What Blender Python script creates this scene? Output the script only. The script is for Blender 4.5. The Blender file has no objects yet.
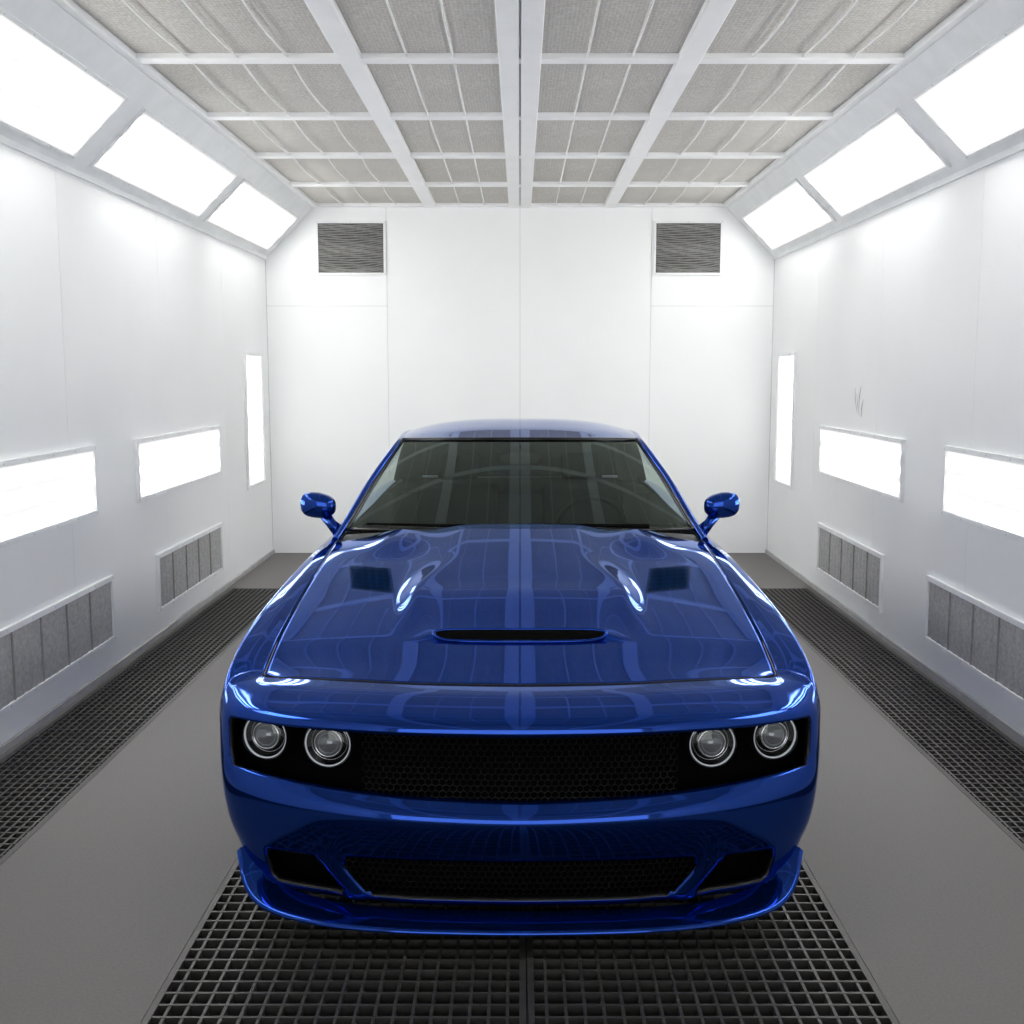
import bpy, bmesh, math, random
import numpy as np
from mathutils import Matrix, Vector
random.seed(3)
scene = bpy.context.scene
COL = scene.collection
PI = math.pi

# ------------------------------------------------------------------ camera
TH = math.atan(140/1140)
cd = bpy.data.cameras.new('camera'); cam = bpy.data.objects.new('camera', cd); COL.objects.link(cam)
cam.location = (0, 0, 1.82); cam.rotation_euler = (PI/2-TH, 0, 0)
cd.sensor_width = 36; cd.lens = 1140/1024*36; cd.shift_x = -8/1024; cd.clip_start = .05
scene.camera = cam
scene.view_settings.view_transform = 'Standard'
scene.view_settings.look = 'None'

# ------------------------------------------------------------------ materials
def nodes(name):
    m = bpy.data.materials.new(name); m.use_nodes = True
    nt = m.node_tree
    return m, nt, nt.nodes['Principled BSDF']

def mat(name, col, rough=.5, metal=0, coat=0, var=.12, scale=8, bump=0, bscale=200, coat_rough=.01, spec=.5, detail=4):
    m, nt, b = nodes(name)
    tc = nt.nodes.new('ShaderNodeTexCoord')
    no = nt.nodes.new('ShaderNodeTexNoise'); no.inputs['Scale'].default_value = scale; no.inputs['Detail'].default_value = detail
    nt.links.new(tc.outputs['Object'], no.inputs['Vector'])
    rp = nt.nodes.new('ShaderNodeValToRGB')
    rp.color_ramp.elements[0].position = .3; rp.color_ramp.elements[1].position = .7
    rp.color_ramp.elements[0].color = tuple(c*(1-var) for c in col)+(1,)
    rp.color_ramp.elements[1].color = tuple(min(1, c*(1+var*.5)) for c in col)+(1,)
    nt.links.new(no.outputs['Fac'], rp.inputs['Fac'])
    nt.links.new(rp.outputs['Color'], b.inputs['Base Color'])
    b.inputs['Roughness'].default_value = rough; b.inputs['Metallic'].default_value = metal
    b.inputs['Coat Weight'].default_value = coat; b.inputs['Coat Roughness'].default_value = coat_rough
    b.inputs['Specular IOR Level'].default_value = spec
    if bump:
        n2 = nt.nodes.new('ShaderNodeTexNoise'); n2.inputs['Scale'].default_value = bscale
        nt.links.new(tc.outputs['Object'], n2.inputs['Vector'])
        bp = nt.nodes.new('ShaderNodeBump'); bp.inputs['Strength'].default_value = bump; bp.inputs['Distance'].default_value = .004
        nt.links.new(n2.outputs['Fac'], bp.inputs['Height']); nt.links.new(bp.outputs['Normal'], b.inputs['Normal'])
    return m

def mathnode(nt):
    L = nt.links
    def mth(op, a, v=None):
        n = nt.nodes.new('ShaderNodeMath'); n.operation = op
        if hasattr(a, 'links'): L.new(a, n.inputs[0])
        else: n.inputs[0].default_value = a
        if v is not None:
            if hasattr(v, 'links'): L.new(v, n.inputs[1])
            else: n.inputs[1].default_value = v
        return n.outputs[0]
    return mth

def emit(name, col, s, base=.86):
    # diffuser: three soft tube bands, fading towards its frame
    m, nt, b = nodes(name)
    L = nt.links
    tc = nt.nodes.new('ShaderNodeTexCoord'); sp = nt.nodes.new('ShaderNodeSeparateXYZ')
    L.new(tc.outputs['Generated'], sp.inputs[0])
    mth = mathnode(nt)
    a = mth('ABSOLUTE', mth('MULTIPLY', mth('SUBTRACT', sp.outputs['X'], .5), 2.0))
    ex = mth('SUBTRACT', 1.0, mth('POWER', a, 5.0))
    c = mth('COSINE', mth('MULTIPLY', mth('SUBTRACT', sp.outputs['Y'], .5), 6*PI))
    ey = mth('POWER', mth('ADD', mth('MULTIPLY', c, .5), .5), 2.8)
    st = mth('ADD', mth('MULTIPLY', mth('MULTIPLY', ex, ey), s), base)
    b.inputs['Base Color'].default_value = (.20, .20, .20, 1)
    b.inputs['Emission Color'].default_value = col+(1,)
    L.new(st, b.inputs['Emission Strength'])
    return m

def weave(name, c0, c1, sx, wv=0):
    m, nt, b = nodes(name)
    mth = mathnode(nt)
    tc = nt.nodes.new('ShaderNodeTexCoord')
    no = nt.nodes.new('ShaderNodeTexNoise'); no.inputs['Scale'].default_value = sx; no.inputs['Detail'].default_value = 3
    n2 = nt.nodes.new('ShaderNodeTexNoise'); n2.inputs['Scale'].default_value = 2
    nt.links.new(tc.outputs['Object'], no.inputs['Vector']); nt.links.new(tc.outputs['Object'], n2.inputs['Vector'])
    mx = nt.nodes.new('ShaderNodeMix'); mx.inputs[0].default_value = .2
    nt.links.new(no.outputs['Fac'], mx.inputs[2]); nt.links.new(n2.outputs['Fac'], mx.inputs[3])
    fac = mx.outputs[0]
    if wv:
        sp = nt.nodes.new('ShaderNodeSeparateXYZ'); nt.links.new(tc.outputs['Object'], sp.inputs[0])
        wvx = mth('SINE', mth('MULTIPLY', sp.outputs['X'], 330.0)); wvy = mth('SINE', mth('MULTIPLY', sp.outputs['Y'], 190.0))
        fac = mth('ADD', fac, mth('MULTIPLY', mth('ADD', wvx, wvy), wv))
    rp = nt.nodes.new('ShaderNodeValToRGB')
    rp.color_ramp.elements[0].position = .3; rp.color_ramp.elements[1].position = .7
    rp.color_ramp.elements[0].color = c0+(1,); rp.color_ramp.elements[1].color = c1+(1,)
    nt.links.new(fac, rp.inputs['Fac']); nt.links.new(rp.outputs['Color'], b.inputs['Base Color'])
    b.inputs['Roughness'].default_value = .95; b.inputs['Specular IOR Level'].default_value = .1
    return m

def glass(name, tint, f0=.05, f90=1.0, refl=(.95, 1, .97), rough=.01):
    # thin sheet: tinted see-through plus a mirror that grows towards grazing angles (same from both sides)
    m = bpy.data.materials.new(name); m.use_nodes = True
    nt = m.node_tree; nt.nodes.clear(); L = nt.links
    out = nt.nodes.new('ShaderNodeOutputMaterial'); mx = nt.nodes.new('ShaderNodeMixShader')
    tr = nt.nodes.new('ShaderNodeBsdfTransparent'); gl = nt.nodes.new('ShaderNodeBsdfGlossy')
    lw = nt.nodes.new('ShaderNodeLayerWeight'); lw.inputs['Blend'].default_value = .5
    pw = nt.nodes.new('ShaderNodeMath'); pw.operation = 'POWER'; pw.inputs[1].default_value = 5
    mr = nt.nodes.new('ShaderNodeMapRange'); mr.inputs['To Min'].default_value = f0; mr.inputs['To Max'].default_value = f90
    tr.inputs['Color'].default_value = tint+(1,); gl.inputs['Roughness'].default_value = rough; gl.inputs['Color'].default_value = refl+(1,)
    L.new(lw.outputs['Facing'], pw.inputs[0]); L.new(pw.outputs[0], mr.inputs['Value'])
    L.new(mr.outputs[0], mx.inputs[0]); L.new(tr.outputs[0], mx.inputs[1]); L.new(gl.outputs[0], mx.inputs[2])
    L.new(mx.outputs[0], out.inputs['Surface'])
    return m

M = {}
M['wall'] = mat('wall_paint', (.880, .893, .897), .55, var=.02, scale=1.3)
M['white_metal'] = mat('white_metal', (.84, .86, .87), .4, var=.05, scale=6)
M['beam'] = mat('beam_paint', (.90, .91, .91), .45, var=.03, scale=4)
M['concrete'] = mat('concrete', (.154, .146, .141), .75, var=.16, scale=110, bump=.10, bscale=300, detail=6)
M['pit'] = mat('pit', (.016, .015, .014), .9)
M['void'] = mat('dark_opening', (.002, .002, .002), .9, spec=.05)
M['grate'] = mat('grate_steel', (.054, .052, .050), .5, .3, var=.2, scale=20)
M['sidegrate'] = mat('side_grate_steel', (.052, .050, .048), .5, .3, var=.2, scale=20)
M['light'] = emit('light_diffuser', (1, .995, .98), 24)
M['winlight'] = emit('window_diffuser', (1, .995, .98), 30)
M['lowlight'] = emit('strip_diffuser', (1, .995, .98), 3)
M['filter'] = weave('filter_media', (.46, .445, .41), (.68, .66, .62), 60, .05)
M['ventfilter'] = weave('vent_filter', (.34, .34, .335), (.52, .515, .51), 50)
M['ventback'] = mat('vent_backing', (.10, .10, .10), .9)
M['louver'] = mat('louver', (.26, .26, .25), .7, var=.2, scale=30)
M['rib'] = mat('vent_rib', (.30, .30, .295), .7, var=.2, scale=30)
M['wire'] = mat('wire', (.80, .80, .79), .4)
M['curb'] = mat('curb', (.40, .40, .40), .6)
M['screw'] = mat('screw', (.70, .71, .71), .5)
def paint(name, coat, coat_ior, tint):
    m = mat(name, (.0030, .044, .315), .035, .90, coat, var=.06, scale=700)
    p = m.node_tree.nodes['Principled BSDF']
    p.inputs['Specular Tint'].default_value = tint+(1,); p.inputs['Coat IOR'].default_value = coat_ior
    return m
M['paint'] = paint('blue_paint', .26, 1.38, (.55, .68, .94))
M['roofpaint'] = paint('blue_roof_paint', .55, 1.5, (.62, .75, .96))
M['black'] = mat('black_plastic', (.006, .006, .007), .45, var=.2, scale=30)
M['gloss'] = mat('gloss_black', (.004, .004, .005), .12, var=.1, scale=30)
M['mesh'] = mat('grille_mesh', (.006, .006, .0065), .5, 0, spec=.35)
M['chrome'] = mat('chrome', (.80, .81, .83), .10, 1, var=.03)
M['bowl'] = mat('headlight_bowl', (.055, .057, .062), .12, 1, var=.1)
M['lens'] = mat('projector_glass', (.10, .105, .115), .05, .8, 1, var=.1)
lb_ = M['lens'].node_tree.nodes['Principled BSDF']
lb_.inputs['Emission Color'].default_value = (.85, .92, 1, 1); lb_.inputs['Emission Strength'].default_value = .04
M['rubber'] = mat('rubber', (.012, .012, .012), .8, bump=.2)
M['rim'] = mat('rim', (.03, .03, .032), .3, .8)
M['leather'] = mat('leather', (.0015, .0016, .0017), .9, bump=.1, spec=.02)
M['seam'] = mat('seam', (.45, .46, .46), .6)
M['scuff'] = mat('scuff', (.55, .56, .56), .6)
M['windscreen'] = glass('windscreen_glass', (.50, .57, .53), .065, .9, (.82, 1.0, .92), .005)
M['tint'] = glass('side_glass', (.98, .99, .99), .03, .10)
M['reartint'] = glass('rear_tinted_glass', (.002, .003, .003), .01, .03)
M['clear'] = glass('clear_lens', (.96, .97, .98), .05)
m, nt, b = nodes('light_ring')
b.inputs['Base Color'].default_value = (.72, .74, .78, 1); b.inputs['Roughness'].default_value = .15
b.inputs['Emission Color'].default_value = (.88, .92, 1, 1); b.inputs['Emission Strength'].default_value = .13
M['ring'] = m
# dark grid-lined hood patch, melting into the paint at its edges
m, nt, b = nodes('hood_patch_paint')
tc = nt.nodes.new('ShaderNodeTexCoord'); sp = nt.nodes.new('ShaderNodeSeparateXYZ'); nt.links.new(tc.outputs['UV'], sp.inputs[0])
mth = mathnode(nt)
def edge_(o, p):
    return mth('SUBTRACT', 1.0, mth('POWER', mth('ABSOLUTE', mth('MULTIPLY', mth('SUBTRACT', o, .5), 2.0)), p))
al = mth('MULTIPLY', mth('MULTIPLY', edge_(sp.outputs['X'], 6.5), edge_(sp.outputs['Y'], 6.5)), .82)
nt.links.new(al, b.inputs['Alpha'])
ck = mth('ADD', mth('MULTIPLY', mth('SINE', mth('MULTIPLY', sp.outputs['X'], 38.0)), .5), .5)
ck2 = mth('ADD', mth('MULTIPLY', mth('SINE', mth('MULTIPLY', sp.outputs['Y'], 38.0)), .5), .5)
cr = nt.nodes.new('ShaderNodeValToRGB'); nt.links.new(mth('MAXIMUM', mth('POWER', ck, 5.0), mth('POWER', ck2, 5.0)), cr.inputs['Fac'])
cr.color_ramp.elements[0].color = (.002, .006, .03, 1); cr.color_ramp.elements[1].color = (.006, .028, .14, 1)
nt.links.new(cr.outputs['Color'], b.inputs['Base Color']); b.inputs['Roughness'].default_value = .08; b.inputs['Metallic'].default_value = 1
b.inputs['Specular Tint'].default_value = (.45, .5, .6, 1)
M['patchdark'] = m

w = bpy.data.worlds.new('world'); scene.world = w; w.use_nodes = True
w.node_tree.nodes['Background'].inputs['Color'].default_value = (.6, .62, .65, 1)
w.node_tree.nodes['Background'].inputs['Strength'].default_value = .05

# added broad soft fill light behind the camera, brightens bumper and walls
ld = bpy.data.lights.new('added_front_fill', 'AREA'); ld.shape = 'RECTANGLE'; ld.size = 4.4; ld.size_y = 2.4; ld.energy = 65; ld.color = (1, .99, .98)
lo = bpy.data.objects.new('added_front_fill', ld); COL.objects.link(lo)
lo.location = (0, -2.42, 1.75); lo.rotation_euler = (PI/2, 0, 0)

# ------------------------------------------------------------------ mesh helpers
class MB:
    def __init__(s): s.v = []; s.f = []; s.m = []
    def add(s, v, f, m=0):
        n = len(s.v); s.v += [tuple(float(c) for c in p) for p in v]
        s.f += [tuple(i+n for i in q) for q in f]; s.m += [m]*len(f); return s
    def box(s, x0, x1, y0, y1, z0, z1, m=0):
        v = [(x0,y0,z0),(x1,y0,z0),(x1,y1,z0),(x0,y1,z0),(x0,y0,z1),(x1,y0,z1),(x1,y1,z1),(x0,y1,z1)]
        return s.add(v, [(0,3,2,1),(4,5,6,7),(0,1,5,4),(1,2,6,5),(2,3,7,6),(3,0,4,7)], m)
    def obox(s, c, half, R, m=0):
        v = [(-1,-1,-1),(1,-1,-1),(1,1,-1),(-1,1,-1),(-1,-1,1),(1,-1,1),(1,1,1),(-1,1,1)]
        v = [Vector(c)+R@Vector((p[0]*half[0], p[1]*half[1], p[2]*half[2])) for p in v]
        return s.add(v, [(0,3,2,1),(4,5,6,7),(0,1,5,4),(1,2,6,5),(2,3,7,6),(3,0,4,7)], m)
    def prism_y(s, poly, y0, y1, m=0):
        n = len(poly)
        v = [(x,y0,z) for x,z in poly]+[(x,y1,z) for x,z in poly]
        f = [tuple(range(n)), tuple(range(2*n-1, n-1, -1))]+[(i, i+n, (i+1)%n+n, (i+1)%n) for i in range(n)]
        return s.add(v, f, m)
    def grid(s, P, m=0, flip=False, keep=None):
        nu, nv = P.shape[:2]
        f = []
        for i in range(nu-1):
            for j in range(nv-1):
                if keep is not None and not keep[i, j]: continue
                q = (i*nv+j, i*nv+j+1, (i+1)*nv+j+1, (i+1)*nv+j)
                f.append(q[::-1] if flip else q)
        return s.add(P.reshape(-1, 3), f, m)
    def tube(s, pts, r, n=8, m=0, sq=1.0):
        pts = [Vector(p) for p in pts]; k = len(pts)
        rs = r if hasattr(r, '__len__') else [r]*k
        v = []; up = None
        for i, p in enumerate(pts):
            t = (pts[min(i+1, k-1)]-pts[max(i-1, 0)]).normalized()
            if up is None:
                up = Vector((0,0,1)) if abs(t.z) < .9 else Vector((1,0,0))
            a = t.cross(up).normalized(); b = a.cross(t).normalized(); up = b
            for q in range(n):
                an = 2*PI*q/n
                v.append(p+a*math.cos(an)*rs[i]+b*math.sin(an)*rs[i]*sq)
        f = []
        for i in range(k-1):
            for q in range(n):
                f.append((i*n+q, i*n+(q+1)%n, (i+1)*n+(q+1)%n, (i+1)*n+q))
        f.append(tuple(range(n-1, -1, -1))); f.append(tuple((k-1)*n+q for q in range(n)))
        return s.add(v, f, m)
    def lathe(s, prof, n=40, o=(0,0,0), ax='y', m=0, sx=1, sz=1):
        v = []
        for r, h in prof:
            for q in range(n):
                a = 2*PI*q/n
                c, d = r*math.cos(a)*sx, r*math.sin(a)*sz
                v.append((o[0]+c, o[1]+h, o[2]+d) if ax == 'y' else ((o[0]+h, o[1]+c, o[2]+d) if ax == 'x' else (o[0]+c, o[1]+d, o[2]+h)))
        f = []
        for i in range(len(prof)-1):
            for q in range(n):
                f.append((i*n+q, i*n+(q+1)%n, (i+1)*n+(q+1)%n, (i+1)*n+q))
        return s.add(v, f, m)
    def ellipsoid(s, c, r, e=1.0, nu=24, nv=14, m=0):
        P = np.zeros((nu+1, nv+1, 3))
        def pw(t): return math.copysign(abs(t)**e, t)
        for i in range(nu+1):
            for j in range(nv+1):
                a = 2*PI*i/nu; b = -PI/2+PI*j/nv
                P[i, j] = (c[0]+r[0]*pw(math.cos(b))*pw(math.cos(a)), c[1]+r[1]*pw(math.cos(b))*pw(math.sin(a)), c[2]+r[2]*pw(math.sin(b)))
        return s.grid(P, m, flip=True)

CARLOC = Vector((0, 5.9, 0))
def obj(name, mb, mats, parent=None, smooth=None, bevel=0, inv=None, merge=False, solid=0, rim=0):
    me = bpy.data.meshes.new(name); me.from_pydata(mb.v, [], mb.f); me.update()
    for mm in (mats if isinstance(mats, (list, tuple)) else [mats]): me.materials.append(mm)
    me.polygons.foreach_set('material_index', mb.m)
    if merge:
        bm = bmesh.new(); bm.from_mesh(me); bmesh.ops.remove_doubles(bm, verts=bm.verts, dist=1e-5)
        bmesh.ops.delete(bm, geom=[v for v in bm.verts if not v.link_faces], context='VERTS')
        bm.to_mesh(me); bm.free()
    if smooth is not None:
        me.polygons.foreach_set('use_smooth', [True]*len(me.polygons))
        if smooth < 180: me.set_sharp_from_angle(angle=math.radians(smooth))
    o = bpy.data.objects.new(name, me); COL.objects.link(o)
    if parent is not None:
        o.parent = parent
        if inv is not None: o.matrix_parent_inverse = Matrix.Translation(-inv)
    if solid:
        md = o.modifiers.new('solid', 'SOLIDIFY'); md.thickness = solid; md.offset = -1
        md.material_offset_rim = rim; md.material_offset = rim
    if bevel:
        md = o.modifiers.new('bevel', 'BEVEL'); md.width = bevel; md.segments = 2; md.limit_method = 'ANGLE'
    return o
def tag(o, label, cat, group=None, kind=None):
    o['label'] = label; o['category'] = cat
    if group: o['group'] = group
    if kind: o['kind'] = kind
    return o
def struct(name, mb, mats, label, cat, **k):
    o = obj(name, mb, mats, **k); o['kind'] = 'structure'; o['label'] = label; o['category'] = cat
    return o
def empty(name, mtx, label, cat, group=None):
    o = bpy.data.objects.new(name, None); COL.objects.link(o); o.empty_display_size = .1
    o.matrix_world = mtx
    return tag(o, label, cat, group)

def pchip(xk, yk, x):
    xk = np.asarray(xk, float); yk = np.asarray(yk, float); x = np.asarray(x, float)
    if yk.ndim == 2:
        return np.stack([pchip(xk, yk[:, c], x) for c in range(yk.shape[1])], -1)
    h = np.diff(xk); d = np.diff(yk)/h; n = len(xk); mm = np.zeros(n)
    for i in range(1, n-1):
        if d[i-1]*d[i] > 0:
            w1 = 2*h[i]+h[i-1]; w2 = h[i]+2*h[i-1]
            mm[i] = (w1+w2)/(w1/d[i-1]+w2/d[i])
    mm[0] = d[0]; mm[-1] = d[-1]
    xc = np.clip(x, xk[0], xk[-1])
    k = np.clip(np.searchsorted(xk, xc, side='right')-1, 0, n-2)
    t = (xc-xk[k])/h[k]
    return (2*t**3-3*t**2+1)*yk[k]+(t**3-2*t**2+t)*h[k]*mm[k]+(-2*t**3+3*t**2)*yk[k+1]+(t**3-t**2)*h[k]*mm[k+1]
def ss(t):
    t = np.clip(t, 0, 1); return t*t*(3-2*t)

# ------------------------------------------------------------------ room
W = 2.5; YB = 11.41; YF = -2.5; ZW = 2.93; XC = 2.02; ZC = 3.41
fl = MB()
GY0, GY1, GS1 = 1.0, 8.6, 9.52
for sg in (-1, 1):
    a, b = sorted((sg*1.07, sg*1.93)); fl.box(a, b, GY0, GS1, -.5, 0)
    a, b = sorted((sg*2.455, sg*W)); fl.box(a, b, GY0, GS1, -.5, 0)
    a, b = sorted((sg*1.93, sg*2.455)); fl.box(a, b, GY0, GS1, -.5, -.2, 1)
fl.box(-1.07, 1.07, GY0, GY1, -.5, -.15, 1)
fl.box(-1.07, 1.07, GY1, GS1, -.5, 0)
fl.box(-W, W, GS1, YB, -.5, 0); fl.box(-W, W, YF, GY0, -.5, 0)
struct('floor', fl, [M['concrete'], M['pit']], 'speckled grey concrete floor with grated pits', 'floor')

def side_wall(sg):
    mb = MB()
    a, b = sorted((sg*(W+.008), sg*(W+.1))); mb.box(a, b, YF, YB, 0, ZW, 1)
    ys = [YB-1.7*k for k in range(9)]; ys[-1] = YF
    for k in range(8):
        a, b = sorted((sg*W, sg*(W+.02))); mb.box(a, b, ys[k+1]+.0015, ys[k]-.0015, 0, ZW)
    nm = 'left' if sg < 0 else 'right'
    wl = struct('wall_'+nm, mb, [M['wall'], M['seam']], 'white panelled side wall on the %s of the booth' % nm, 'wall')
    if sg > 0:
        sm = MB()
        for (y0, z0, y1, z1) in ((8.55, 1.70, 8.48, 1.52), (8.50, 1.66, 8.42, 1.50), (8.40, 1.72, 8.44, 1.55), (8.34, 1.62, 8.37, 1.49)):
            sm.tube([(W-.0005, y0, z0), (W-.0005, (y0+y1)/2+.015, (z0+z1)/2), (W-.0005, y1, z1)], [.002, .004, .0015], 6)
        obj('scuff_mark', sm, M['scuff'], wl)
    tb = MB()
    a = sg
    tb.prism_y([(a*W, ZW), (a*XC, ZC), (a*XC, 3.6), (a*(W+.1), 3.6), (a*(W+.1), ZW)], YF, YB)
    tb.prism_y([(a*(W+.01), ZW-.018), (a*(W-.018), ZW-.018), (a*(W-.018), ZW+.014), (a*(W+.01), ZW+.04)], YF, YB)
    struct('trim_%d' % (1 if sg < 0 else 2), tb, M['white_metal'], 'sloped white cove above the %s wall holding the ceiling lights' % nm, 'cove')
    bb = MB()
    a, b = sorted((sg*W, sg*(W-.018))); bb.box(a, b, YF, YB, 0, .035)
    struct('baseboard_'+nm, bb, M['curb'], 'low grey metal skirting along the %s wall' % nm, 'baseboard')
side_wall(-1); side_wall(1)
wb = MB()
wb.box(-W, W, YB+.008, YB+.1, 0, 3.6, 1)
g = .0015
for x0, x1, z0, z1 in ((-W, -1.31, 0, 2.466), (-W, -1.31, 2.466, 3.6), (-1.31, 0, 0, 3.6), (0, 1.29, 0, 3.6), (1.29, W, 0, 2.466), (1.29, W, 2.466, 3.6)):
    wb.box(x0+g, x1-g, YB, YB+.02, z0+g, z1-g)
struct('wall_back', wb, [M['wall'], M['seam']], 'white panelled back wall behind the blue car', 'wall')
wf = MB(); wf.box(-W-.1, W+.1, YF-.1, YF, 0, 3.6)
struct('wall_front', wf, M['wall'], 'white front wall behind the viewpoint', 'wall')

cross = [YB-.05, 10.12, 8.8, 7.48, 6.14, 4.82, 3.5, 2.18]
CH = .05
ce = MB()
ce.box(-XC, XC, YF, YB, 3.5, 3.6, 1)
for x0, x1 in ((-XC, -XC+.05), (XC-.05, XC), (-.935, -.815), (.815, .935), (-.11, -.006), (.006, .11)):
    ce.box(x0, x1, YF, YB, ZC, 3.5)
ce.box(-.008, .008, YF, YB, ZC+.012, 3.5, 1)
for y in cross+[.85, -.5, -1.8]:
    ce.box(-XC, XC, y-CH, y+CH, ZC+.004, 3.5)
struct('ceiling', ce, [M['beam'], M['seam']], 'white ceiling frame of long beams and cross beams', 'ceiling', bevel=.006)

ordn = ['first', 'second', 'third', 'fourth', 'fifth', 'sixth', 'seventh']
colname = ['outermost left column', 'column just left of central beam', 'column just right of central beam', 'outermost right column']
for k in range(len(cross)-1):
    y1, y0 = cross[k]-CH, cross[k+1]+CH
    for c, (x0, x1) in enumerate(((-XC+.05, -.935), (-.815, -.11), (.11, .815), (.935, XC-.05))):
        cx, cy = (x0+x1)/2, (y0+y1)/2
        t = empty('ceiling_filter', Matrix.Translation((cx, cy, ZC+.03)),
                  'grey ceiling filter panel, %s row from back wall, %s' % (ordn[k], colname[c]), 'filter panel', 'ceiling filter panels')
        hw, hl = (x1-x0)/2, (y1-y0)/2
        nw = 3 if c in (0, 3) else 2
        xs = np.linspace(-hw, hw, 12*(nw+1)+1); ysn = np.linspace(-hl, hl, 9)
        P = np.zeros((len(xs), 9, 3))
        P[..., 0] = xs[:, None]; P[..., 1] = ysn[None, :]
        cell = np.abs(np.sin(np.linspace(0, PI*(nw+1), len(xs))))
        P[..., 2] = -.012*cell[:, None]*np.cos(ysn/hl*PI/2)[None, :]+.004
        f = MB().grid(P)
        obj('filter_media', f, M['filter'], t, smooth=180)
        for q in range(nw):
            xw = -hw+2*hw*(q+1)/(nw+1)
            bow = (.016 if c == 3 else -.016 if c == 0 else 0)
            obj('wire', MB().tube([(xw+bow*math.cos(v*PI/2), v*hl, -.012-.006*math.cos(v*PI/2)) for v in np.linspace(-1, 1, 13)], .0060, 6), M['wire'], t, smooth=180)

# fixtures -----------------------------------------------------------
def frame_mtx(c, xd, yd):
    xd = Vector(xd).normalized(); yd = Vector(yd).normalized(); zd = xd.cross(yd)
    m = Matrix((xd, yd, zd)).transposed().to_4x4(); m.translation = Vector(c); return m
def frame_mb(w, h, b, d, screws=True):
    f = MB()
    f.box(-w/2, w/2, -h/2, -h/2+b, 0, d); f.box(-w/2, w/2, h/2-b, h/2, 0, d)
    f.box(-w/2, -w/2+b, -h/2+b, h/2-b, 0, d); f.box(w/2-b, w/2, -h/2+b, h/2-b, 0, d)
    if screws:
        n = max(2, int(round(w/.3))+1); n2 = max(2, int(round(h/.3))+1)
        for i in range(n):
            for s in (-1, 1):
                f.lathe([(.006, d-.001), (.006, d+.002), (.0, d+.003)], 8, (-w/2+b/2+(w-b)*i/(n-1), s*(h/2-b/2), 0), 'z', 1)
        for i in range(1, n2-1):
            for s in (-1, 1):
                f.lathe([(.006, d-.001), (.006, d+.002), (.0, d+.003)], 8, (s*(w/2-b/2), -h/2+b/2+(h-b)*i/(n2-1), 0), 'z', 1)
    return f
def light(mtx, w, h, label, group, b=.03, d=.022, name='wall_light', m='winlight'):
    t = empty(name, mtx, label, 'light', group)
    obj('frame', frame_mb(w, h, b, d), [M['white_metal'], M['screw']], t)
    P = MB().box(-w/2+b, w/2-b, -h/2+b, h/2-b, 0, .012)
    obj('diffuser', P, M[m], t)
    return t
s2 = math.sqrt(.5)
rown = ['nearest the back wall', 'second from the back wall', 'third from the back wall', 'fourth from the back wall']
for sg, nm in ((-1, 'left'), (1, 'right')):
    for k, (y0, y1) in enumerate(((9.02, 11.2), (6.66, 8.83), (4.3, 6.4), (1.95, 4.05))):
        xm = sg*2.288; zm = 2.93+(W-2.288)
        n = Vector((-sg*s2, 0, -s2)); yd = Vector((-sg*s2, 0, s2)); xd = yd.cross(n)
        light(frame_mtx((xm, (y0+y1)/2, zm), xd, yd), y1-y0, .455, 'long light panel in the sloped cove on the %s, %s' % (nm, rown[k]), 'cove light panels', .02, .016, 'ceiling_light', 'light')
    n = Vector((-sg, 0, 0)); yd = Vector((0, 0, 1)); xd = yd.cross(n)
    for (y0, y1, z0, z1, lab, mm) in ((7.38, 9.45, .975, 1.385, 'horizontal light window in the %s wall, the farther one' % nm, 'winlight'),
                                  (4.55, 6.66, .985, 1.395, 'horizontal light window in the %s wall, the nearer one at the photo edge' % nm, 'winlight'),
                                  (10.38, 11.08, .75, 2.0, 'tall narrow vertical light in the %s wall by the back corner' % nm, 'lowlight')):
        if mm == 'lowlight':     # tubes run vertically
            n_ = Vector((-sg, 0, 0)); xv = Vector((0, 0, 1)); yv = n_.cross(xv)
            light(frame_mtx((sg*W, (y0+y1)/2, (z0+z1)/2), xv, yv), z1-z0, y1-y0, lab, 'wall light windows', m=mm)
        else:
            light(frame_mtx((sg*W, (y0+y1)/2, (z0+z1)/2), xd, yd), y1-y0, z1-z0, lab, 'wall light windows', m=mm)
    for (y0, y1, z0, z1, lab, ns) in ((7.72, 9.42, .17, .575, 'low grey exhaust filter vent in the %s wall, the farther one' % nm, 5),
                                      (5.1, 6.86, .185, .59, 'low grey exhaust filter vent in the %s wall, the nearer one at the photo edge' % nm, 5)):
        t = empty('wall_vent', frame_mtx((sg*W, (y0+y1)/2, (z0+z1)/2), xd, yd), lab, 'vent', 'low wall vents')
        w_, h_ = y1-y0, z1-z0
        obj('frame', frame_mb(w_, h_, .03, .02), [M['white_metal'], M['screw']], t)
        nx_ = ns*24+1
        xs = np.linspace(-w_/2+.03, w_/2-.03, nx_); zs = np.linspace(-h_/2+.03, h_/2-.03, 9)
        P = np.zeros((nx_, 9, 3)); P[..., 0] = xs[:, None]; P[..., 1] = zs[None]
        ph = np.linspace(0, PI*ns, nx_)
        P[..., 2] = .003+.010*np.abs(np.sin(ph))[:, None]*np.cos(zs/h_*2*1.2)[None]+.0022*(1+np.cos(ph*8))[:, None]
        obj('filter_media', MB().grid(P, flip=True), M['ventfilter'], t, smooth=180)
        for q in range(1, ns):
            xq = -w_/2+.03+(w_-.06)*q/ns
            obj('rib', MB().box(xq-.006, xq+.006, -h_/2+.03, h_/2-.03, 0, .014), M['rib'], t)
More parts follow.
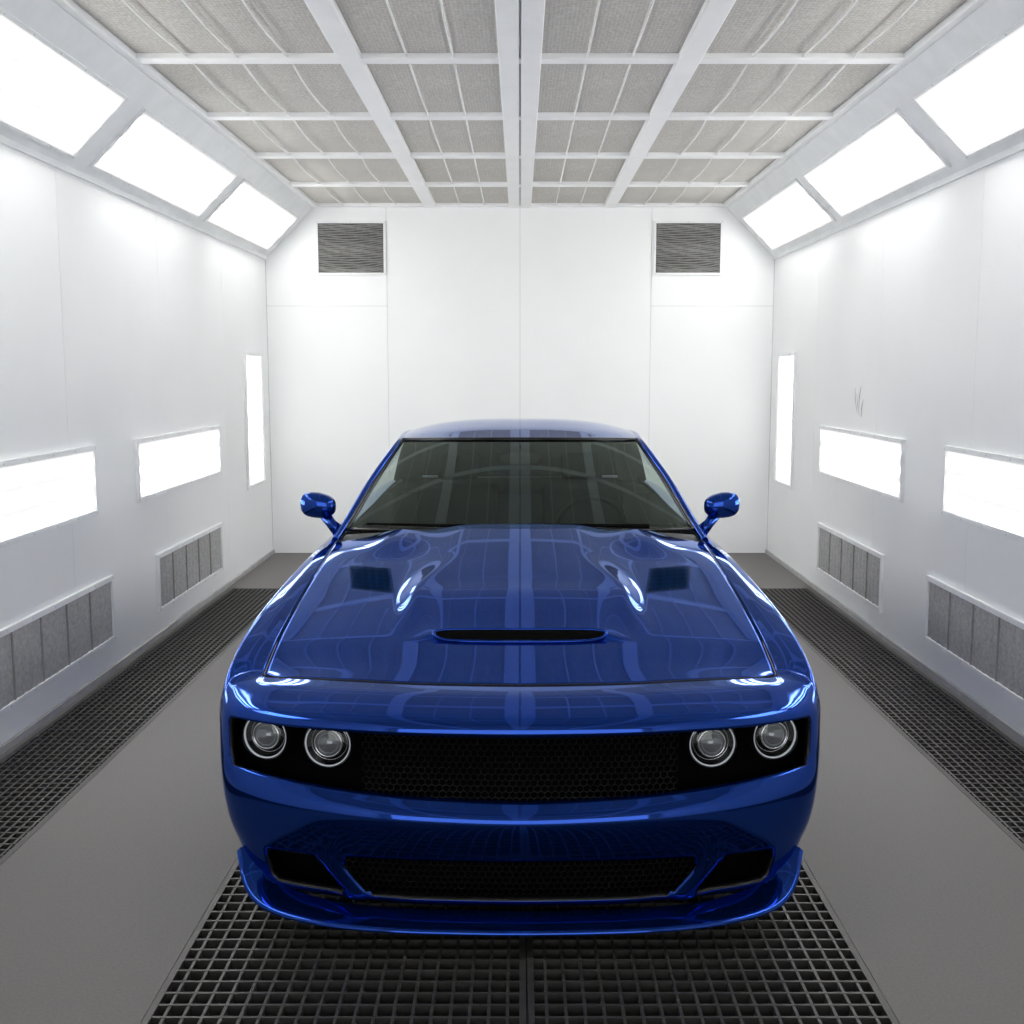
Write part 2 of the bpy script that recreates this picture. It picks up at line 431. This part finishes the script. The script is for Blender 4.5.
for x0, x1, nm in ((-2.0, -1.315, 'left'), (1.31, 1.985, 'right')):
    z0, z1 = 2.765, 3.285
    t = empty('back_wall_vent', frame_mtx(((x0+x1)/2, YB, (z0+z1)/2), (1, 0, 0), (0, 0, 1)), 'dark filter vent high on the back wall, the %s one' % nm, 'vent', 'high back wall vents')
    w_, h_ = x1-x0, z1-z0
    obj('frame', frame_mb(w_, h_, .022, .02), [M['white_metal'], M['screw']], t)
    obj('backing', MB().box(-w_/2+.02, w_/2-.02, -h_/2+.02, h_/2-.02, 0, .003), M['ventback'], t)
    lb = MB(); xr = w_/2-.022
    for q in range(26):
        zz = -h_/2+.03+(h_-.055)*q/25
        sag = .030*min(1, (zz+h_/2-.022)/.06)*(.6+.4*math.sin(q*.5))
        lb.tube([(x, max(zz-sag*(1-(x/xr)**2)+.003*math.sin(x*23+q*1.7), -h_/2+.022), .008) for x in np.linspace(-xr, xr, 33)], .0062, 6)
    obj('filter_folds', lb, M['louver'], t, smooth=180)

# floor grates ---------------------------------------------------------
def grate(name, x0, x1, y0, y1, px, py, bw, m, lab, group, rim=.025):
    mb = MB()
    nx = int(round((x1-x0)/px)); ny = int(round((y1-y0)/py)); h = .035
    for i in range(1, nx):
        x = x0+(x1-x0)*i/nx; mb.box(x-bw/2, x+bw/2, y0, y1, -h, -.002)
    for j in range(1, ny):
        y = y0+(y1-y0)*j/ny; mb.box(x0, x1, y-bw/2, y+bw/2, -h, -.001)
    for a in ((x0, x0+rim, y0, y1), (x1-rim, x1, y0, y1), (x0, x1, y0, y0+rim), (x0, x1, y1-rim, y1)):
        mb.box(*a, -h, 0)
    return tag(obj(name, mb, m), lab, 'grate', group)
grate('floor_grate', -1.068, .018, GY0, GY1, .055, .064, .009, M['grate'], 'wide dark steel floor grate under the car, left half', 'centre floor grates', .02)
grate('floor_grate', .022, 1.068, GY0, GY1, .055, .064, .009, M['grate'], 'wide dark steel floor grate under the car, right half', 'centre floor grates', .02)
grate('floor_grate', -2.453, -1.932, GY0, GS1-.002, .040, .055, .010, M['sidegrate'], 'long narrow dark floor grate along the left wall', 'side floor grates')
grate('floor_grate', 1.932, 2.453, GY0, GS1-.002, .040, .055, .010, M['sidegrate'], 'long narrow dark floor grate along the right wall', 'side floor grates')

# ------------------------------------------------------------------ car
car = empty('car', Matrix.Translation(CARLOC), 'glossy metallic blue two-door muscle car with hood scoop and four round headlights', 'car')
def part(name, mb, mats, **k): return obj(name, mb, mats, car, inv=CARLOC, **k)
def sub(name, mb, mats, parent, **k): return obj(name, mb, mats, parent, **k)

zc_k = ((3.6, .75), (3.715, .78), (4.1, .872), (4.6, .965), (5.3, 1.07), (5.6, 1.10))
ze_k = ((3.6, .760), (3.72, .772), (3.845, .784), (4.1, .845), (4.5, .915), (5.2, 1.012), (5.6, 1.04))
HWD = .882
def zhood(x, y, feat=True):
    x = np.abs(np.asarray(x, float)); y = np.asarray(y, float)
    zc = pchip([p[0] for p in zc_k], [p[1] for p in zc_k], y); ze = pchip([p[0] for p in ze_k], [p[1] for p in ze_k], y)
    e = np.minimum(x/HWD, 1)
    z = ze+(zc-ze)*(1-e**2.2)
    if feat:
        wd = .10+.18*ss((y-4.42)/.5)
        xb = .50+.02*ss((y-4.3)/.6)
        z = z+.034*ss((xb-x)/wd)*ss((y-4.06)/.38)
        z = z+.019*ss((.42-x)/.15)*ss((y-4.025)/.035)*(1-ss((y-4.06)/.5))
        z = z+.030*np.exp(-((x-.57)/.12)**2)*ss((y-4.90)/.30)
    return z
YFK = ([0, .30, .55, .74, .85, .886], [3.715, 3.725, 3.755, 3.79, 3.815, 3.845])
def yf(x): return pchip(YFK[0], YFK[1], np.abs(x))
def yr(x): return 5.335-.02*(np.abs(x)/.87)**2

base = np.array([(0,3.42),(.32,3.432),(.58,3.465),(.79,3.515),(.925,3.575),(.995,3.655),(1.022,3.80),(1.022,4.08),(1.01,4.5),(.99,5.2),(.975,5.9),(.98,6.6),(1.0,7.2),(.99,7.8),(.94,8.2),(.6,8.38),(0,8.42)])
Cc = np.array([(0,3.51,.757),(.31,3.52,.757),(.565,3.55,.758),(.76,3.598,.759),(.885,3.648,.762),(.962,3.725,.775),(.993,3.86,.828),(1.002,4.06,.873),(.99,4.5,.930),(.97,5.2,.978),(.957,5.9,.995),(.957,6.6,1.005),(.965,7.2,1.03),(.95,7.8,1.05),(.90,8.15,1.05),(.58,8.33,1.05),(0,8.37,1.05)])
Hb = np.array([(0,3.715,0),(.30,3.725,0),(.55,3.755,0),(.74,3.79,0),(.85,3.815,0),(.886,3.845,0),(.889,3.93,0),(.889,4.1,0),(.885,4.5,0),(.868,5.2,0),(.866,5.9,1.045),(.865,6.6,1.05),(.85,7.2,1.075),(.80,7.75,1.10),(.70,8.05,1.10),(.45,8.2,1.095),(0,8.22,1.09)])
for i in range(10): Hb[i, 2] = zhood(Hb[i, 0], Hb[i, 1], False)
NS = 17
ext = lambda a: a+[a[-1]]*(NS-len(a))
ZB3 = [.470,.480,.498,.522,.540,.545]
Z = [None,
     None,
     ext([.690,.692,.697,.703,.708,.70,.70,.72,.76,.80,.82,.83,.85,.88]),
     ext(ZB3+[.54,.54,.56,.58]),
     ext([.425,.432,.445,.463,.475,.47,.46,.45]),
     ext([.330,.330,.330,.333,.342,.342,.34,.36]),
     ext([.276,.276,.275,.274,.270,.268,.268,.27]),
     ext([.138,.138,.138,.148,.168,.19,.2,.2]),
     ext([.112,.112,.112,.118,.140,.168,.18,.18])]
SB = [None,
      ext([.035,.035,.035,.032,.030,.025,.015,.015]),
      ext([.015,.015,.015,.012,.010,.008,.0,.0]),
      ext([.055,.055,.05,.04,.02,.004,.0,.0]),
      ext([0,0,0,0,0,.004,.006,.006]),
      ext([.015,.015,.015,.015,.018,.022,.022,.02]),
      ext([.035,.035,.035,.035,.04,.05,.045,.035]),
      ext([.05,.05,.05,.055,.065,.08,.07,.055]),
      ext([.07,.07,.07,.075,.085,.10,.09,.08])]
Z[1] = [Cc[i, 2]-(.02 if i < 5 else .03 if i == 5 else .05) for i in range(NS)]
bm_ = np.vstack([base[:0:-1]*[-1, 1], base])           # mirrored
chord = np.concatenate([[0], np.cumsum(np.linalg.norm(np.diff(bm_, axis=0), axis=1))])
tan = np.gradient(bm_, chord, axis=0); tan /= np.linalg.norm(tan, axis=1)[:, None]
nrm = np.stack([-tan[:, 1], tan[:, 0]], -1)[NS-1:]
nrm[0] = (0, 1); nrm[-1] = (0, -1)
keys = [Hb, None, Cc]
for r in range(1, 9):
    K = np.zeros((NS, 3)); sb = np.array(SB[r])
    K[:, :2] = base+nrm*sb[:, None]; K[:, 2] = Z[r]
    keys.append(K)
SUBS = 16; RS = 5
ncol = 2*(NS-1)*SUBS+1
sta = np.linspace(-(NS-1), NS-1, ncol)
cs = np.interp(sta, np.arange(-(NS-1), NS), chord)
def dense(K, sm=8):
    KK = np.vstack([K[:0:-1]*[-1, 1, 1], K])
    D = pchip(chord, KK, cs)
    for _ in range(sm): D[1:-1] = .25*D[:-2]+.5*D[1:-1]+.25*D[2:]
    return D
rows = [dense(k) if k is not None else None for k in keys]
h0 = dense(Hb, 2); msk = (np.abs(sta) < 9)
h0[msk, 2] = zhood(h0[msk, 0], h0[msk, 1], False)
rows[0] = h0
rows[1] = (rows[0]+rows[2])/2+np.array([0, 0, .009])
frontc = np.abs(sta) < 5
for r, am in ((8, -.01), (9, .085), (10, .085)):       # slant the fins between the lower openings
    x = rows[r][:, 0]
    rows[r][:, 0] = x-np.sign(x)*am*np.exp(-((np.abs(x)-.60)/.17)**2)*frontc
for r, am in ((8, .012), (9, .03)):                    # the fins stand proud of the openings
    x = np.abs(rows[r][:, 0]); xc = .615 if r == 8 else .535
    rows[r][:, 1] -= am*np.exp(-((x-xc)/.05)**2)*frontc
R_ = np.stack(rows, 1)                                # ncol, 11, 3
nr = (R_.shape[1]-1)*RS+1
G = np.zeros((ncol, nr, 3))
for c in range(ncol):
    G[c] = pchip(np.arange(R_.shape[1]), R_[c], np.linspace(0, R_.shape[1]-1, nr))
for _ in range(3):
    G[:, RS+1:4*RS] = .25*G[:, RS:4*RS-1]+.5*G[:, RS+1:4*RS]+.25*G[:, RS+2:4*RS+1]
for _ in range(6):
    G[:, 5*RS+1:8*RS] = .25*G[:, 5*RS:8*RS-1]+.5*G[:, 5*RS+1:8*RS]+.25*G[:, 5*RS+2:8*RS+1]
FC = .25*(G[:-1, :-1]+G[1:, :-1]+G[:-1, 1:]+G[1:, 1:])
jj = np.arange(nr-1)[None, :]+np.zeros((ncol-1, 1))
stc = (.5*(sta[:-1]+sta[1:]))[:, None]+np.zeros((1, nr-1))
ax = np.abs(FC[..., 0]); ast = np.abs(stc)
SPLIT = 5.4
fas = ast < SPLIT
endlim = np.where((jj == 4*RS) | (jj == 5*RS-1), 4.32, 4.40)
grl = fas & (jj >= 4*RS) & (jj < 5*RS) & (ast < endlim)
edge_row = (jj == 8*RS) | (jj == 9*RS-1)
ci = fas & (jj >= 8*RS) & (jj < 9*RS) & ((ast < np.where(edge_row, 1.94, 2.0)) | ((ast > np.where(edge_row, 2.36, 2.30)) & (ast < np.where(edge_row, 3.36, 3.44))))
part('front_bumper', MB().grid(G, keep=fas & ~grl & ~ci), [M['paint'], M['black']], smooth=50, merge=True, solid=.02, rim=1)
WH = ((4.42, .355), (7.38, .355)); RA = .405
Gb = G.copy()
kb = ~fas
removed = np.zeros_like(kb)
for wy, wz in WH:
    removed |= kb & (np.hypot(FC[..., 1]-wy, FC[..., 2]-wz) < RA) & (ax > .6)
kb2 = kb & ~removed
for i in range(1, ncol-1):
    for j in range(1, nr):
        rr = removed[i-1:i+1, max(j-1, 0):j+1]; kk = kb2[i-1:i+1, max(j-1, 0):j+1]
        if rr.any() and kk.any():
            for wy, wz in WH:
                d = Gb[i, j, 1:]-np.array((wy, wz)); L = np.hypot(*d)
                if .3 < L < .5: Gb[i, j, 1:] = np.array((wy, wz))+d/L*RA
    if removed[i-1:i+1, nr-2].any() and kb2[i-1:i+1, nr-2].any():
        for wy, wz in WH:
            if abs(Gb[i, -1, 1]-wy) < .5:
                Gb[i, -1, 1] = wy+math.copysign(math.sqrt(RA*RA-(Gb[i, -1, 2]-wz)**2), Gb[i, -1, 1]-wy)
seamc = np.where(np.abs(np.abs(sta)-SPLIT) < .5/SUBS+1e-6)[0]
Gb[seamc, :, 1] += .003
part('body_shell', MB().grid(Gb, keep=kb2), [M['paint'], M['black']], smooth=50, merge=True, solid=.02, rim=1)

# hood
na, nb = 161, 190
A = np.linspace(-1, 1, na)[:, None]+np.zeros((1, nb)); B = np.linspace(0, 1, nb)[None, :]+np.zeros((na, 1))
X0 = A*.882
Y0 = yf(X0)+.005; Yh = Y0+(yr(X0)-Y0)*B
hwid = pchip([3.7, 3.85, 3.93, 4.1, 4.5, 5.2, 5.4], [.882, .8825, .8852, .8852, .8812, .8645, .863], Yh)
Xh = A*hwid
Zh = zhood(Xh, Yh)+.001
Ph = np.stack([Xh, Yh, Zh], -1)
hood = part('hood', MB().grid(Ph, flip=True), [M['paint'], M['black']], smooth=180, solid=.015, rim=1)
# scoop slot with rim
n = 64; rim = []
P = np.zeros((n+1, 9, 3))
for i in range(n+1):
    a = 2*PI*i/n
    ca, sa = math.cos(a), math.sin(a)
    ex = math.copysign(abs(ca)**.6, ca)*.312; ey = math.copysign(abs(sa)**.75, sa)*.034
    for j in range(9):
        q = j/8
        x, y = ex*q, 4.045+ey*q*(1 if ey < 0 else .8)+.010*(ex*q/.3)**2
        P[i, j] = (x, y, float(zhood(x, y))+.004)
    rim.append(P[i, 8]+np.array((0, 0, .001)))
sub('hood_scoop', MB().grid(P), M['void'], hood, smooth=180)
sub('scoop_rim', MB().tube(rim, .0065, 8), M['paint'], hood, smooth=180)
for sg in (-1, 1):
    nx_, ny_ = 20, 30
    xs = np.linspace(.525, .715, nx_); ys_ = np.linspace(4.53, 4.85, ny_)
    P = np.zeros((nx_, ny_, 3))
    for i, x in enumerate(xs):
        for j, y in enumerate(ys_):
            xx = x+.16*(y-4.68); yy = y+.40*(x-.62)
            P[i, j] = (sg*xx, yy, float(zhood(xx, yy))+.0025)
    hv = sub('hood_patch', MB().grid(P, flip=sg > 0), M['patchdark'], hood, smooth=180)  # flush dark patch following the hood surface
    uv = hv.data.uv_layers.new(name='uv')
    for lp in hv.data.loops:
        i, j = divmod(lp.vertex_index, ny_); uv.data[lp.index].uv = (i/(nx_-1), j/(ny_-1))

# cowl
xs = np.linspace(-.86, .86, 41); ts = np.linspace(0, 1, 6)
P = np.zeros((41, 6, 3))
for i, x in enumerate(xs):
    y0 = float(yr(x))-.04; y1 = 5.40+.17*abs(x/.845)**2.2
    for j, t in enumerate(ts):
        P[i, j] = (x, y0+(y1-y0)*t, float(zhood(x, y0, False))-.008+.01*t)
part('cowl', MB().grid(P, flip=True), M['black'], smooth=180)
# windshield
def ws(a, b, off=0):
    e = abs(a)
    lo = np.array((a*.845, 5.36+.15*e**2.2, 1.072-.017*e*e)); hi = np.array((a*.655, 6.17+.23*e**2.2, 1.457-.016*e*e))
    p = lo+(hi-lo)*b
    return p+np.array((0, -.5, .86))*(.028*4*b*(1-b)*(1-.5*e**3)+off)
P = np.array([[ws(a, b) for b in np.linspace(0, 1, 24)] for a in np.linspace(-1, 1, 49)])
part('windshield', MB().grid(P, flip=True), M['windscreen'], smooth=180)
per = [ws(a, 0, .003) for a in np.linspace(-1, 1, 30)]+[ws(1, b, .003) for b in np.linspace(.05, 1, 14)]+[ws(a, 1, .003) for a in np.linspace(.95, -1, 30)]+[ws(-1, b, .003) for b in np.linspace(.95, 0, 14)]
part('windshield_trim', MB().tube(per, .011, 8), M['gloss'], smooth=180)
# roof with pillars
na = 61; nb = 30
P = np.zeros((na, nb, 3))
zb = np.linspace(0, 1, nb)
zcv = pchip([0, .25, .55, 1], [1.459, 1.512, 1.542, 1.51], zb); zev = pchip([0, .3, .6, 1], [1.440, 1.452, 1.455, 1.425], zb)
hwv = pchip([0, .35, .6, 1], [.66, .692, .697, .687], zb)
for i, a in enumerate(np.linspace(-1, 1, na)):
    e = abs(a)
    for j, b in enumerate(zb):
        yy = 6.175+.23*e**2.2
        P[i, j] = (a*hwv[j], yy+(7.42-yy)*b, zcv[j]+(zev[j]-zcv[j])*e**3.0)
rf = MB().grid(P, flip=True)
Pin = P*np.array([.965, 1, 1])+np.array([0, .015, -.022])
hl_ = MB().grid(Pin)
pk = np.array([(.885,5.40,1.02),(.868,5.5,1.055),(.775,5.95,1.262),(.672,6.40,1.436),(.690,6.8,1.445),(.68,7.42,1.42),(.735,7.7,1.30),(.80,7.98,1.09)])
tt = np.concatenate([[0], np.cumsum(np.linalg.norm(np.diff(pk, axis=0), axis=1))])
pp = pchip(tt, pk, np.linspace(0, tt[-1], 60))
for _ in range(4): pp[1:-1] = .25*pp[:-2]+.5*pp[1:-1]+.25*pp[2:]
rr = np.interp(np.linspace(0, tt[-1], 60), tt, [.018, .018, .017, .017, .018, .03, .06, .07])
for sg in (-1, 1):
    rf.tube(pp*[sg, 1, 1], rr, 12, m=1)
    kk = pp[:, 1] > 6.5
    grow = ss((pp[kk][:, 1]-7.0)/.4)
    hl_.tube((pp[kk]-np.array([.03, .03, .012])-grow[:, None]*np.array([-.012, .055, .01]))*[sg, 1, 1], rr[kk]+.028*grow, 10)
part('roof', rf, [M['roofpaint'], M['paint']], smooth=60)
part('headliner', hl_, M['leather'], smooth=60)
def rail(y):
    return np.array([np.interp(y, pp[:, 1], pp[:, 0]), y, np.interp(y, pp[:, 1], pp[:, 2])])
for sg in (-1, 1):
    P = np.zeros((40, 10, 3))
    for i, y in enumerate(np.linspace(5.56, 7.75, 40)):
        top = rail(y); bot = np.array((.868, y, 1.035))
        for j in range(10):
            t = j/9
            P[i, j] = (bot+(top-bot)*t+np.array((.02*math.sin(t*PI), 0, 0)))*[sg, 1, 1]
    part('side_window', MB().grid(P), M['tint'], smooth=180)
P = np.zeros((25, 10, 3))
for i, a in enumerate(np.linspace(-1, 1, 25)):
    top = np.array((a*.67, 7.42, 1.51-.07*abs(a)**2.6)); bot = np.array((a*.74, 7.95, 1.10))
    for j in range(10): P[i, j] = top+(bot-top)*j/9+np.array((0, .02, .02))*math.sin(j/9*PI)
part('rear_window', MB().grid(P), M['reartint'], smooth=180)
P = np.zeros((25, 6, 3)); Q = np.zeros((25, 6, 3))
for i, a in enumerate(np.linspace(-1, 1, 25)):
    for j in range(6):
        y = 7.96+.24*j/5; x = np.interp(y, [7.7, 7.75, 8.05, 8.2], [.80, .79, .69, .45])
        P[i, j] = (a*x, y-.02*abs(a), 1.095+.008*(1-a*a))
        y = 6.95+1.0*j/5; x = np.interp(y, [6.9, 7.2, 7.75, 8.05], [.84, .82, .78, .69])
        Q[i, j] = (a*x, y, 1.085)
part('trunk_lid', MB().grid(P, flip=True), M['paint'], smooth=180)
part('rear_shelf', MB().grid(Q, flip=True), M['leather'], smooth=180)

# front recess, grille, intakes
Yp = lambda x: pchip(base[:7, 0], base[:7, 1], np.minimum(np.abs(x), .985))
xs = np.linspace(-.97, .97, 61); zs = np.linspace(.42, .735, 6)
P = np.array([[(x, float(Yp(x))+.14, z) for z in zs] for x in xs])
part('grille_backing', MB().grid(P, flip=True), M['void'], smooth=180)
zbot = lambda x: np.interp(abs(x), [0, .32, .58, .79, .925, 1], ZB3)
def hexm(inside, yfun, r):
    mb = MB(); idx = {}; V = []; Fc = []
    dx = r*math.sqrt(3); dz = r*1.5
    for jr in range(-40, 41):
        for ic in range(-60, 61):
            cx = ic*dx+(dx/2 if jr % 2 else 0); cz = jr*dz+.4
            if not inside(cx, cz): continue
            fc = []
            for q in range(6):
                a = PI/6+q*PI/3; p = (round(cx+r*math.cos(a), 4), round(cz+r*math.sin(a), 4))
                if p not in idx: idx[p] = len(V); V.append((p[0], float(yfun(p[0])), p[1]))
                fc.append(idx[p])
            Fc.append(fc)
    return mb.add(V, Fc)
o = part('grille', hexm(lambda x, z: abs(x) < .505 and zbot(x)-.02 < z < .70, lambda x: Yp(x)+.085, .013), M['mesh'])
md = o.modifiers.new('wire', 'WIREFRAME'); md.thickness = .005; md.use_even_offset = False
o = part('lower_grille', hexm(lambda x, z: abs(x) < .60 and .10 < z < .315, lambda x: Yp(x)+.14, .013), M['mesh'])
md = o.modifiers.new('wire', 'WIREFRAME'); md.thickness = .005; md.use_even_offset = False
zs = np.linspace(.065, .34, 5); xs = np.linspace(-.90, .90, 50)
P = np.array([[(x, float(Yp(x))+.20, z) for z in zs] for x in xs])
part('intake_backing', MB().grid(P, flip=True), M['void'], smooth=180)

# headlights
def headlight(x, z, yaw):
    R = .080
    y = float(Yp(x))+.066
    m = MB()
    m.lathe([(R*.97, -.012), (R*.985, -.004), (R, .02), (R*.9, .09), (0, .095)], 48, m=0)
    m.lathe([(R*.97, -.012), (R*.94, -.004), (R*.84, .012), (R*.72, .03), (R*.6, .045), (R*.5, .05)], 48, m=1)
    h = part('headlight', m, [M['black'], M['bowl']], smooth=50)
    h.location = (x, y, z); h.rotation_euler = (-.05, 0, yaw)
    prof = [(R*.91+.0026*math.cos(t), .0+.005*math.sin(t)) for t in np.linspace(0, 2*PI, 14)]
    sub('light_ring', MB().lathe(prof, 56), M['ring'], h, smooth=180)
    pr = [(R*.54+.0040*math.cos(t), .008+.008*math.sin(t)) for t in np.linspace(0, 2*PI, 12)]
    pr2 = [(R*.73+.0020*math.cos(t), .022+.003*math.sin(t)) for t in np.linspace(0, 2*PI, 10)]
    sub('projector_ring', MB().lathe(pr, 40).lathe([(R*.54, .012), (R*.56, .05)], 40).lathe(pr2, 48), M['chrome'], h, smooth=180)
    sub('projector_lens', MB().lathe([(R*.50*math.cos(t), .016-.034*math.sin(t)) for t in np.linspace(0, PI/2, 12)], 40), M['lens'], h, smooth=180)
    sub('lens_cover', MB().lathe([(R*.96*math.cos(t), -.012-.024*math.sin(t)) for t in np.linspace(0, PI/2, 10)], 48), M['clear'], h, smooth=180)
for sg in (-1, 1):
    headlight(sg*.828, .646, sg*.22); headlight(sg*.616, .638, sg*.10)

# splitter
sp = np.array([(0,3.365,.074),(.3,3.373,.075),(.55,3.40,.078),(.73,3.445,.088),(.845,3.497,.106),(.91,3.565,.147),(.945,3.64,.225)])
inn = np.array([.13,.13,.13,.125,.11,.075,.02]); rise = np.array([.006,.006,.008,.012,.018,.020,.006])
spm = np.vstack([sp[:0:-1]*[-1, 1, 1], sp]); im = np.concatenate([inn[:0:-1], inn]); rm = np.concatenate([rise[:0:-1], rise])
ch = np.concatenate([[0], np.cumsum(np.linalg.norm(np.diff(spm, axis=0), axis=1))])
u = np.linspace(0, ch[-1], 121)
D = pchip(ch, spm, u); Ii = pchip(ch, im, u); Rr = pchip(ch, rm, u)
for _ in range(6): D[1:-1] = .25*D[:-2]+.5*D[1:-1]+.25*D[2:]
T = np.gradient(D, u, axis=0); T[:, 2] = 0; T /= np.linalg.norm(T, axis=1)[:, None]
Nn = np.stack([-T[:, 1], T[:, 0], 0*T[:, 0]], -1)
up = np.array((0, 0, 1.))
P = np.zeros((121, 8, 3))
for i in range(121):
    o_ = D[i]; k = Nn[i]
    P[i] = [o_+k*Ii[i], o_+k*.01-up*.002, o_, o_+up*.009, o_+k*.008+up*.015, o_+k*Ii[i]*.5+up*(.015+Rr[i]*.4), o_+k*Ii[i]+up*(.014+Rr[i]), o_+k*Ii[i]]
part('splitter', MB().grid(P, flip=False), M['paint'], smooth=60)

# mirrors
for sg in (-1, 1):
    c = np.array((sg*1.015, 5.70, 1.155))
    m = MB().ellipsoid((0, 0, 0), (.088, .06, .064), .68, 32, 18)
    for k, v in enumerate(m.v):
        x, y, z = v
        m.v[k] = (c[0]+x, c[1]+max(-.07, min(y, .035)), c[2]+z*(1-.18*(sg*x/.088 < 0)*abs(x/.088))+.008*sg*x/.088)
    h = part('side_mirror', m, M['paint'], smooth=60)
    sub('mirror_stalk', MB().tube([(sg*.985, 5.70, 1.11), (sg*.95, 5.69, 1.062), (sg*.90, 5.66, 1.02)], [.03, .026, .036], 12), M['paint'], h, smooth=180)
    sub('mirror_glass', MB().lathe([(0, .002), (.080, 0)], 32, (c[0], c[1]+.037, c[2]), sz=.68), M['chrome'], h)
# wipers
for pts in ([(-.05, 5.375, 1.088), (-.4, 5.40, 1.092), (-.74, 5.46, 1.092)], [(.62, 5.43, 1.085), (.3, 5.385, 1.095), (-.02, 5.375, 1.10)]):
    part('wiper', MB().tube(pts, [.011, .008, .005], 8), M['void'], smooth=180)
# wheels
for wy, wz in WH:
    for sg in (-1, 1):
        m = MB(); hw_ = .125
        m.lathe([(.25, -hw_), (.30, -hw_), (.34, -hw_+.01), (wz, -hw_+.04), (wz, hw_-.04), (.34, hw_-.01), (.30, hw_), (.25, hw_)], 56, (sg*.84, wy, wz), 'x')
        t = part('wheel', m, M['rubber'], smooth=50)
        r = MB()
        r.lathe([(.25, -hw_), (.245, -hw_+.02), (.235, 0), (.245, hw_-.02), (.255, hw_+.002), (.24, hw_-.01)], 48, (sg*.84, wy, wz), 'x')
        xo = sg*(.84+hw_-.035)
        r.lathe([(0, -.02), (.06, -.02), (.06, .012), (.0, .015)], 24, (xo, wy, wz), 'x')
        for q in range(10):
            a = 2*PI*q/10+(.12 if q % 2 else -.12)
            r.obox((xo, wy+.15*math.cos(a), wz+.15*math.sin(a)), (.014, .10, .014), Matrix.Rotation(a, 3, 'X'))
        sub('rim', r, M['rim'], t, smooth=40)
# underbody and cabin
ub = MB().box(-.68, .68, 3.85, 8.15, .17, .42); ub.box(-.9, .9, 4.86, 6.92, .17, .42)
ub.box(-.66, .66, 3.8, 4.9, .42, .70); ub.box(-.85, .85, 5.35, 5.4, .42, .95)
part('underbody', ub, M['black'])
P = np.zeros((31, 7, 3))
for i, x in enumerate(np.linspace(-.80, .80, 31)):
    yb = 5.42+.15*abs(x/.845)**2.2
    P[i] = [(x, yb, 1.02), (x, yb+.12, 1.035), (x, yb+.26, 1.045+.02*math.exp(-((x-.38)/.2)**2)), (x, yb+.36, 1.035), (x, yb+.41, .99), (x, yb+.42, .8), (x, yb+.36, .5)]
part('dashboard', MB().grid(P, flip=True), M['leather'], smooth=180)
for sg in (-1, 1):
    s_ = MB()
    s_.box(sg*.38-.25, sg*.38+.25, 6.25, 6.80, .42, .62)
    Rt = Matrix.Rotation(-.3, 3, 'X')
    s_.obox((sg*.38, 6.86, .86), (.245, .07, .30), Rt)
    st = part('seat', s_, M['leather'], bevel=.05)
    sub('headrest', MB().obox((sg*.38, 6.98, 1.25), (.13, .05, .085), Rt), M['leather'], st, bevel=.035)
sw = []
for q in range(33):
    a = 2*PI*q/32; sw.append((.38+.18*math.cos(a), 6.02-.07*math.sin(a), 1.0+.165*math.sin(a)))
o = MB().tube(sw, .014, 8); o.tube([(.22, 6.03, 1.0), (.38, 6.0, .98), (.54, 6.03, 1.0)], .02, 8); o.tube([(.38, 6.0, .98), (.38, 5.85, .93)], .03, 8)
part('steering_wheel', o, M['leather'], smooth=180)
part('rear_view_mirror', MB().ellipsoid((0, 6.08, 1.36), (.115, .018, .034), .6).tube([(0, 6.08, 1.38), (0, 6.09, 1.425)], .01, 8), M['leather'], smooth=60)
